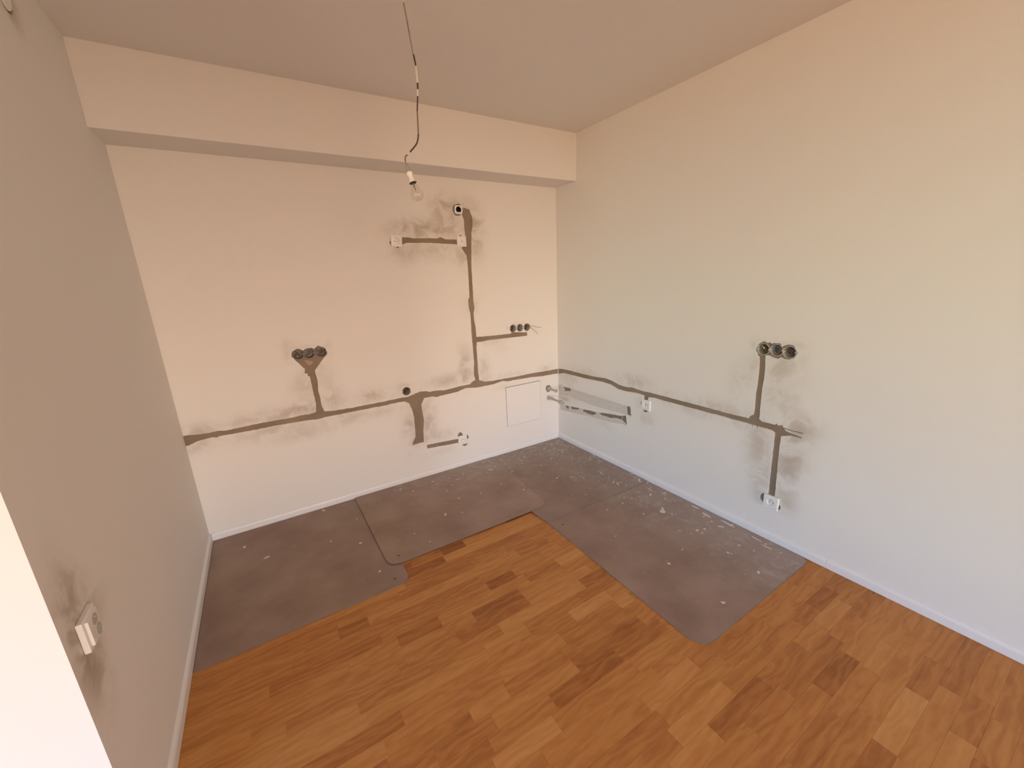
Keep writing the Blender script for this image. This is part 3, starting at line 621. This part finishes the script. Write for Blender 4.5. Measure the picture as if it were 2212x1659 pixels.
# ------------------------------------------------------------------ floor mats
def rounded(pts, radii, n=8):
    out = []; m_ = len(pts)
    for i in range(m_):
        p = Vector(pts[i]); a = Vector(pts[i - 1]); b_ = Vector(pts[(i + 1) % m_]); r = radii[i]
        if r < .002: out.append(tuple(p)); continue
        u = (a - p).normalized() * r; v = (b_ - p).normalized() * r
        for k in range(n + 1):
            t = k / n; out.append(tuple((1 - t) ** 2 * (p + u) + 2 * t * (1 - t) * p + t ** 2 * (p + v)))
    return out
def floor_mat(z0, pts, radii, shade, label, spots, holes_=()):
    P2 = rounded(pts, radii)
    bm = bmesh.new(); T = .0024
    lo = [bm.verts.new((x, y, z0)) for x, y in P2]; hi = [bm.verts.new((x, y, z0 + T)) for x, y in P2]
    cx = sum(p[0] for p in P2) / len(P2); cy = sum(p[1] for p in P2) / len(P2)
    top = [bm.verts.new((x + (cx - x) * .004, y + (cy - y) * .004, z0 + T + .0004)) for x, y in P2]
    bm.faces.new(top); bm.faces.new(lo[::-1])
    for i in range(len(P2)):
        j = (i + 1) % len(P2); bm.faces.new((lo[i], lo[j], hi[j], hi[i])).material_index = 1; bm.faces.new((hi[i], hi[j], top[j], top[i])).material_index = 1
    root = link('floor_mat', bm, M_MAT); root.data.materials.append(M_MATEDGE); root.color = (shade, 0, 0, 1)
    root = tag(root, label, 'mat', 'grey protective mats laid along the two walls')
    zt = z0 + T + .0004
    bm = bmesh.new(); n_ = 0
    for (x, y, r, st, an) in spots:
        n_ += 1; seg = 9; c_ = bm.verts.new((x, y, zt + r * .10 + .0003)); ring = []
        for i in range(seg):
            th = 6.283 * i / seg; q = r * (1 + .45 * noise.noise(Vector((x * 50 + math.cos(th), y * 50 + math.sin(th), 2))))
            u = math.cos(th) * q * st; v = math.sin(th) * q
            ring.append(bm.verts.new((x + u * math.cos(an) - v * math.sin(an), y + u * math.sin(an) + v * math.cos(an), zt + .0001)))
        for i in range(seg): bm.faces.new((c_, ring[i], ring[(i + 1) % seg]))
    if n_: tag(link('plaster_splash', bm, M_SPLASH, root), kind='stuff')
    for (x, y) in holes_:
        bm = bmesh.new(); lathe(bm, [(.0065, zt + .0002), (.005, zt + .0008), (0, zt + .0008)], 12, Matrix.Translation((x, y, 0)))
        link('hole_disc', bm, M_GAP, root)  # dark disc laid on the mat in place of a small hole
    return root
MATS = [
 (0.0003, [(-2.797, -.014), (-1.87, -.014), (-1.858, -1.083), (-2.797, -1.083)], [.005, .06, .07, .005], 1.0),
 (0.0003, [(-.955, -1.01), (-.0145, -1.01), (-.0165, -2.184), (-.975, -2.192)], [.02, .02, .05, .10], 1.02),
 (0.0036, [(-.965, -.014), (-.014, -.014), (-.0155, -1.108), (-.968, -1.094)], [.01, .01, .05, .09], .93),
 (0.0070, [(-1.936, -.014), (-.757, -.014), (-.822, -.925), (-1.932, -.922)], [.02, .02, .08, .08], 1.06)]
def mat_of(x, y):
    if x > -1.93 and x < -.757 - (-y) * .07 and y > -.92: return 3
    if x > -.965 and y > -1.10: return 2
    if x < -1.86 and y > -1.083: return 0
    if x > -.965 and y < -1.09 and y > -2.18: return 1
    return None
SP = [[], [], [], []]
for i, (x, y) in enumerate(D['spots']):
    k = mat_of(x, y)
    if k is not None: SP[k].append((x, y, rs.choice((.0035, .0045, .006, .0075)), rs.choice((1, 1.5, 2.4)), rs.uniform(0, 3.1)))
for (x, y, r, st, an) in ((-.262, -1.43, .018, 1.2, .8), (-.235, -1.412, .008, 2.6, .9), (-.06, -1.06, .007, 4.5, .9), (-.10, -1.19, .004, 9, 1.45), (-.23, -1.0, .006, 4, 1.2),
                         (-.06, -1.93, .006, 6, 1.5), (-.085, -2.0, .005, 7, 1.6), (-.05, -1.75, .008, 5, 1.5), (-.07, -1.62, .010, 3.5, 1.4), (-.045, -1.52, .008, 4, 1.6)):
    k = mat_of(x, y)
    if k is not None: SP[k].append((x, y, r, st, an))
for i in range(230):
    x = -abs(rs.gauss(0, .3)) - .02; y = -abs(rs.gauss(0, 1.0)) - .02
    if rs.random() < .35: x = rs.uniform(-1.7, -.05); y = -abs(rs.gauss(0, .22)) - .02
    k = mat_of(x, y)
    if k is not None and (k != 1 or y > -2.1): SP[k].append((x, y, rs.choice((.0012, .0016, .0022, .003, .0042)), rs.choice((1, 1.6, 3, 4.5)), rs.uniform(0, 3.1)))
dk = D['dark']
floor_mat(*MATS[0], 'brownish grey protective mat in the left corner of the room', SP[0], [dk[1]])
floor_mat(*MATS[1], 'grey protective mat nearest the camera, along the right wall', SP[1], [dk[3]])
floor_mat(*MATS[2], 'grey protective mat filling the far corner where both walls meet', SP[2])
floor_mat(*MATS[3], 'grey protective mat along the middle of the back wall, overlapping both neighbours', SP[3], [dk[0]])

# ------------------------------------------------------------------ electrics
def plate_frame(bm, w_, h_, t_, hole, bev=.003):
    """a square wall plate with a square window"""
    o = [(-w_ / 2, -h_ / 2), (w_ / 2, -h_ / 2), (w_ / 2, h_ / 2), (-w_ / 2, h_ / 2)]
    i_ = [(-hole, -hole), (hole, -hole), (hole, hole), (-hole, hole)]
    L0 = [bm.verts.new((x, y, 0)) for x, y in o]; L1 = [bm.verts.new((x, y, t_ - bev)) for x, y in o]
    L2 = [bm.verts.new((x * (1 - bev * 2 / w_), y * (1 - bev * 2 / h_), t_)) for x, y in o]
    L3 = [bm.verts.new((x, y, t_)) for x, y in i_]; L4 = [bm.verts.new((x, y, t_ - .004)) for x, y in i_]
    for A, B in ((L0, L1), (L1, L2), (L2, L3), (L3, L4)):
        for k in range(4): bm.faces.new((A[k], A[(k + 1) % 4], B[(k + 1) % 4], B[k]))
    bm.faces.new(L0)

def socket(plane, a, b, label, size=.0765, spin=0.0, kind='socket', t_=.011):
    root = tag(empty('wall_socket' if kind != 'blank' else 'blanking_plate', wall_frame(plane, a, b, .0005, spin)), label, 'socket' if kind != 'blank' else 'wall plate')
    h = size * .36
    bm = bmesh.new(); plate_frame(bm, size, size, t_, h); link('frame', bm, M_WHITE, root)
    bm = bmesh.new(); z = t_ - .0015
    if kind == 'socket':
        r0 = size * .27
        n = 32; sq = []
        ring = [(r0 * math.cos(6.283185 * i / n), r0 * math.sin(6.283185 * i / n)) for i in range(n)]
        def sqp(i):
            c_, s_ = math.cos(6.283185 * i / n), math.sin(6.283185 * i / n); k = (h - .0006) / max(abs(c_), abs(s_)); return (c_ * k, s_ * k)
        A = [bm.verts.new((*sqp(i), z)) for i in range(n)]; A0 = [bm.verts.new((*sqp(i), z - .005)) for i in range(n)]
        B = [bm.verts.new((*p, z)) for p in ring]; B1 = [bm.verts.new((p[0] * 1.06, p[1] * 1.06, z + .0012)) for p in ring]
        Cc = [bm.verts.new((p[0] * .93, p[1] * .93, z - .009)) for p in ring]
        for P_, Q_ in ((A0, A), (A, B1), (B1, B), (B, Cc)):
            for i in range(n): bm.faces.new((P_[i], P_[(i + 1) % n], Q_[(i + 1) % n], Q_[i]))
        bm.faces.new(Cc)
        link('socket_insert', bm, M_WHITE, root)
        bm = bmesh.new(); lathe(bm, [(.0022, z - .009), (.0022, z - .001), (.0012, z), (0, z)], 12, Matrix.Translation((0, size * .14, 0))); link('earth_pin', bm, M_METAL, root, True)
        for sx_ in (-1, 1):
            bm = bmesh.new(); lathe(bm, [(.0027, z - .0088), (.0027, z - .0085), (0, z - .0085)], 12, Matrix.Translation((sx_ * size * .115, -size * .03, 0))); link('contact_hole', bm, M_BLACK, root)
    else:
        box(bm, -h + .0006, h - .0006, -h + .0006, h - .0006, z - .005, z + .001, .0012)
        link('cover', bm, M_WHITE, root)
        bm = bmesh.new()
        v = [bm.verts.new((x, y, z + .0014)) for x, y in ((-.014, -.006), (.013, -.007), (.002, .012))]; v2 = [bm.verts.new((x.co.x * 1.1, x.co.y * 1.1, z + .001)) for x in v]
        bm.faces.new(v); 
        for i in range(3): bm.faces.new((v[i], v[(i + 1) % 3], v2[(i + 1) % 3], v2[i]))
        link('raised_mark', bm, plain('grey_mark', (.66, .62, .58), .5), root)
    return root

socket('B', -1.4135, 1.8225, 'white socket at the left end of the short upper mortar branch', .0765, spin=-.02)
socket('B', -.9135, 1.8245, 'blank white plate on the vertical mortar riser below the junction box', .0765, kind='blank')
socket('B', -1.0305, .2375, 'small white socket low on the back wall, nearest the baseboard there', .079, spin=-.06)
socket('R', -1.0455, .5955, 'white socket hanging under the horizontal chase of the right wall', .078)
socket('R', -1.956, .241, 'white socket below the lower riser, just above the right baseboard', .079, t_=.014)

# double socket on the left wall
root = tag(empty('double_wall_socket', wall_frame('L', -1.668, .739, .0005, 0)), 'white double socket standing proud of the shaded left wall, in a dirty patch', 'socket')
bm = bmesh.new(); box(bm, -.0425, .0425, -.0425, .0425, 0, .013, .003); link('frame', bm, M_WHITE, root)
bm = bmesh.new(); box(bm, -.030, .034, -.034, .034, .012, .019, .002); link('socket_insert', bm, M_WHITE, root)
for (x, y) in ((.006, .017), (.012, -.017)):
    bm = bmesh.new(); lathe(bm, [(.0155, .0193), (.0150, .0197), (.0135, .0194), (0, .0192)], 28, Matrix.Translation((x, y, 0)))
    wl = link('socket_well', bm, M_BOXLIGHT, root)
    bm = bmesh.new(); lathe(bm, [(.002, .019), (.002, .0225), (0, .023)], 10, Matrix.Translation((x, y + .006, 0))); link('earth_pin', bm, M_METAL, wl)

# flush boxes
def cup(parent, cx, cy, wallm, inm, depth=.042, r=CUP_R, rim=.0015, seed=0, screws=True):
    bm = bmesh.new(); T4 = Matrix.Translation((cx, cy, 0))
    lathe(bm, [(r, -depth), (r, rim), (r - .0025, rim + .0005), (r - .003, -.003), (r - .005, -depth + .003), (0, -depth + .003)], 36, T4)
    c_ = link('box_cup', bm, wallm, parent, False)
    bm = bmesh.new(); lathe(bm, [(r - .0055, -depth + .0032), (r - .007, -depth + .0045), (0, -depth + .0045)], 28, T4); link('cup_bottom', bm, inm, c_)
    if screws:
        for a in (0, math.pi):
            bm = bmesh.new(); lathe(bm, [(.0042, -.020), (.0042, -.0015), (.002, -.001), (0, -.0025)], 12, Matrix.Translation((cx + (r - .006) * math.cos(a), cy + (r - .006) * math.sin(a), 0)))
            link('screw_post', bm, wallm, c_)
    rr = random.Random(seed)
    bm = bmesh.new()
    for q in range(3):
        pts = [Vector((cx + rr.uniform(-.6, .6) * r, cy + rr.uniform(-.6, .6) * r, -depth + .006 + .006 * i)) for i in range(5)]
        tube(bm, spline(pts, 4), .0016, 6)
    link('coiled_wire', bm, M_WIRE_BR if seed % 2 else M_WIRE_GR, c_, True)
    return c_

def triple(plane, pts, label, wallm, inm, r=CUP_R, sd=0):
    a, b = pts[1]
    Mx = wall_frame(plane, a, b); inv = Mx.inverted()
    root = tag(empty('flush_mounting_box', Mx), label, 'wall box')
    loc = [inv @ Vector(w3(plane, p[0], p[1], 0)) for p in pts]
    for i, q in enumerate(loc): cup(root, q.x, q.y, wallm, inm, r=r, seed=sd + i)
    for q0, q1 in zip(loc, loc[1:]):
        m_ = (q0 + q1) / 2; bm = bmesh.new(); box(bm, m_.x - .004, m_.x + .004, m_.y - .006, m_.y + .006, -.004, .001, .0015); link('bridge_clip', bm, wallm, root)
    return root, inv
triple('B', D['B_cups_left'], 'row of three dark grey open wall boxes above the forked left branch', M_BOXGREY, M_BOXGREY, sd=1)
tr2, inv2 = triple('B', D['B_cups_right'], 'row of three open wall boxes with two loose wires, near the room corner', M_BOXLIGHT, M_BOXIN, sd=5)
tr3, inv3 = triple('R', D['R_cups'], 'row of three pale open wall boxes on the right wall', M_BOXLIGHT, M_BOXIN, r=.033, sd=9)
for wpts in D['bwires']:
    st = inv2 @ Vector((D['B_cups_right'][2][0] + .01, .03, wpts[0][2] - .002))
    bm = bmesh.new(); tube(bm, spline([st] + [inv2 @ Vector(q) for q in wpts], 6), .0015, 8); link('loose_wire', bm, M_WIRE_BR, tr2, True)
# brass terminal seen in the first box of the right wall
q = inv3 @ Vector((-.02, D['R_cups'][0][0] - .008, D['R_cups'][0][1] + .012))
bm = bmesh.new(); tube(bm, [q + Vector((-.006, .008, 0)), q + Vector((.007, -.007, -.004))], .0032, 8); link('brass_terminal', bm, M_BRASS, tr3, True)

a, b = D['B_cup_single'][0]
root = tag(empty('flush_mounting_box', wall_frame('B', a, b)), 'single round open wall box just above the horizontal chase of the back wall', 'wall box')
cup(root, 0, 0, M_BOXLIGHT, M_BOXIN, seed=21)

# junction box at the top of the riser: white collar around a black throat, terminal block at its lower edge
root = tag(empty('junction_box', wall_frame('B', -.92, 2.048, .0)), 'white-collared junction box with a black hole at the top of the riser', 'junction box')
bm = bmesh.new(); n = 32
ring = [(.0215 * math.cos(6.283185 * i / n), .0235 * math.sin(6.283185 * i / n)) for i in range(n)]
def rsq(i, s_):
    c_, d_ = math.cos(6.283185 * i / n), math.sin(6.283185 * i / n); k = s_ / (abs(c_) ** 5 + abs(d_) ** 5) ** .2; return (c_ * k, d_ * k)
A = [bm.verts.new((*rsq(i, .0305), -.006)) for i in range(n)]; B = [bm.verts.new((*rsq(i, .0305), .005)) for i in range(n)]
Cc = [bm.verts.new((p[0], p[1], .0055)) for p in ring]; Dd = [bm.verts.new((p[0] * .97, p[1] * .97, -.035)) for p in ring]
for P_, Q_ in ((A, B), (B, Cc), (Cc, Dd)):
    for i in range(n): bm.faces.new((P_[i], P_[(i + 1) % n], Q_[(i + 1) % n], Q_[i]))
link('collar', bm, M_WHITE, root)
bm = bmesh.new(); lathe(bm, [(.0205, .0045), (.0205, -.006), (.0195, -.034), (0, -.034)], 28)
link('black_throat', bm, M_BLACK, root)
bm = bmesh.new(); box(bm, -.011, .011, -.0275, -.0155, -.012, .007, .002); link('terminal_block', bm, M_WHITE, root)
bm = bmesh.new(); lathe(bm, [(.004, .0072), (.0035, .0085), (0, .0085)], 14, Matrix.Translation((.001, -.0215, 0))); link('terminal_screw', bm, M_METAL, root)

# round box lid high on the left wall
root = tag(empty('round_box_lid', wall_frame('L', -.86, 2.452, -.004)), 'round plastic box lid high on the left wall, almost out of the picture', 'wall box')
bm = bmesh.new(); lathe(bm, [(.044, 0), (.044, .005), (.041, .0075), (0, .008)], 40); link('lid', bm, M_WHITE, root)

# access hatch
root = tag(empty('access_hatch', wall_frame('B', (hx0 + hx1) / 2, (hz0 + hz1) / 2)), 'square white access hatch in the back wall beside the room corner', 'hatch')
hw, hh = (hx1 - hx0) / 2, (hz1 - hz0) / 2
bm = bmesh.new(); box(bm, -hw - .004, hw + .002, -hh - .0015, hh + .0045, -.022, -.014); link('hatch_frame', bm, M_GAP, root)
bm = bmesh.new(); box(bm, -hw, hw, -hh, hh, -.0135, .0012, .0008); link('hatch_door', bm, M_PAINT, root)

# round inspection cap
root = tag(empty('inspection_disc', wall_frame('B', -.106, .289)), 'flat round white disc low on the back wall under the two pipe stubs', 'cover disc')
bm = bmesh.new(); lathe(bm, [(.036, 0), (.036, .0018), (.034, .003), (0, .003)], 40); link('disc', bm, M_PAINT, root)

# pipe stubs
for i, (lab, big) in enumerate((('upper short grey pipe stub sticking out of the back wall at the corner', .0140), ('lower, longer grey pipe stub with a thick fitting at its end', .0175))):
    x, z, ye = D['pipe%d' % i]; ln = -ye
    root = tag(empty('pipe_stub', wall_frame('B', x, z)), lab, 'pipe')
    bm = bmesh.new(); lathe(bm, [(.0095, -.009), (.0095, ln - .02), (.0102, ln - .018)], 24); link('pipe', bm, M_GREYPIPE, root, True)
    bm = bmesh.new(); lathe(bm, [(.0098, -.009), (.020, -.008), (.020, .004), (.0150, .006), (.0145, .014), (.0098, .015)], 24); link('wall_flange', bm, M_GREYPIPE, root)
    bm = bmesh.new(); f0 = ln - (.028 if i == 0 else .062)
    lathe(bm, [(.0098, f0), (big, f0 + .004), (big, ln - .004), (big - .001, ln), (big - .004, ln), (big - .0045, ln - .006), (0, ln - .006)], 28); ft = link('end_fitting', bm, M_GREYPIPE, root)
    bm = bmesh.new(); lathe(bm, [(big + .0022, ln - .014), (big + .0022, ln - .006), (big, ln - .005)], 28); link('locking_ring', bm, M_BOXLIGHT, ft)
    if i: 
        bm = bmesh.new(); lathe(bm, [(.0058, ln - .0058), (.0058, ln - .001), (.002, ln + .001), (0, ln + .001)], 16); link('plug', bm, M_METAL, ft)

# ------------------------------------------------------------------ hanging bulb
cord = [Vector(p) for p in D['cord']]
del cord[11]
cord[0] = Vector((cord[0].x, cord[0].y, H))
base = cord[0]
root = tag(empty('pendant_bulb', Matrix.Translation(base)), 'bare clear bulb in a white holder hanging from a kinked ceiling cable', 'light')
loc = lambda pts: [Vector(p) - base for p in pts]
bm = bmesh.new(); lathe(bm, [(.014, 0.0), (.013, -.004), (.004, -.006), (0, -.006)], 20); link('ceiling_cap', bm, M_PAINT, root)
CORD_SEGS = [(0, 1, 'lt', .0024, 'pale_sleeve'), (1, 2, 'gr', .0027, 'cord'), (2, 3, 'br', .0022, 'cord'), (3, 4, 'gr', .0025, 'cord'), (4, 6, 'dk', .0030, 'dark_sleeve'), (6, 7, 'lt', .0036, 'pale_sleeve'),
             (7, 8, 'dk', .0033, 'dark_sleeve'), (8, 9, 'lt', .0034, 'pale_sleeve'), (9, 10, 'dk', .0028, 'dark_sleeve'), (10, 12, 'br', .0026, 'cord'), (12, 15, 'dk', .0030, 'dark_sleeve'), (15, 16, 'lt', .0030, 'pale_sleeve'), (16, 18, 'br', .0030, 'cord')]
M_BY = {'lt': M_SLEEVE_LT, 'gr': M_WIRE_GR, 'dk': M_SLEEVE_DK, 'br': M_WIRE_BR}
# (index ranges follow the traced points of the cable: pale and dark sleeves alternate down its length)
pts = loc(cord)
def run(i0, i1): return spline(pts[i0:i1 + 1], 5)
def piece(nm, i0, i1, m_, r):
    i1 = min(i1, len(pts) - 1)
    if i0 < i1:
        bm = bmesh.new(); tube(bm, run(i0, i1), r, 10); link(nm, bm, m_, root, True)
for a_, b_, m_, r_, nm in CORD_SEGS: piece(nm, a_, b_, M_BY[m_], r_)
for i_, wr in enumerate(D['wires']):
    bm = bmesh.new(); tube(bm, spline(loc([Vector(q) for q in wr]), 6), .0016 if i_ < 2 else .0011, 8); link('lamp_wire' if i_ < 2 else 'wire_end', bm, M_WIRE_GR if i_ < 2 else M_SLEEVE_LT, root, True)
hp = [Vector(p) - base for p in D['holder']]
ax = (hp[4] - hp[0]).normalized()
ax = (ax + (cam.location - (base + hp[2])).normalized() * .12).normalized()
org = hp[0]
zq = ax.to_track_quat('Z', 'Y').to_matrix().to_4x4(); Tm = Matrix.Translation(org) @ zq
l2 = (hp[2] - hp[0]).length
def part(nm, prof, m_, seg=32, smooth=True):
    bm = bmesh.new(); lathe(bm, prof, seg, Tm); return link(nm, bm, m_, root, smooth)
part('lamp_holder', [(0, .001), (.011, 0), (.0128, .003), (.0125, .012), (.0098, .017), (.0098, l2 - .014), (.0125, l2 - .005), (.0158, l2), (.0148, l2 + .0005), (.0085, l2 - .001), (0, l2 - .001)], M_PORC, smooth=False)
part('holder_rim', [(.0145, l2 + .0003), (.0160, l2 + .0012), (.0100, l2 + .0030), (.0090, l2 + .0006)], M_SLEEVE_DK, smooth=False)
Lb = .072; z0 = l2 + .001
prof = [(.0085, 0), (.0092, .006), (.0125, .016), (.0185, .028), (.0235, .039), (.0255, .049), (.0238, .059), (.0180, .067), (.0095, .0715), (0, .0727)]
def dense(pr):
    q = spline([Vector((r, h, 0)) for r, h in pr], 4); return [(max(0, v.x), v.y) for v in q]
outer = [(r, z0 + h) for r, h in dense(prof)]; outer[-1] = (0, outer[-1][1])
inner = [(max(0, r - .0006), h if i else h) for i, (r, h) in enumerate(outer)][:-1]
inner = [(r, h - (.0006 if i > len(inner) * .7 else 0)) for i, (r, h) in enumerate(inner)] + [(0, outer[-1][1] - .0007)]
bm = bmesh.new(); lathe(bm, inner[::-1] + outer, 40, Tm)
gl = link('bulb_glass', bm, M_GLASS, root, True)
part('glass_stem', [(0, z0), (.0055, z0), (.0030, z0 + .010), (.0016, z0 + .024), (.0022, z0 + .030), (0, z0 + .031)], M_WIRE_GR, 16)
bm = bmesh.new()
P0 = lambda x, y, z: Tm @ Vector((x, y, z0 + z))
tube(bm, [P0(0, 0, .026), P0(-.008, 0, .038)], .0004, 6); tube(bm, [P0(0, 0, .026), P0(.008, 0, .038)], .0004, 6)
tube(bm, [P0(-.008 + .016 * i / 8, .0015 * (-1) ** i, .038 + .0012 * (-1) ** i) for i in range(9)], .0003, 6)
link('filament', bm, M_METAL, root)
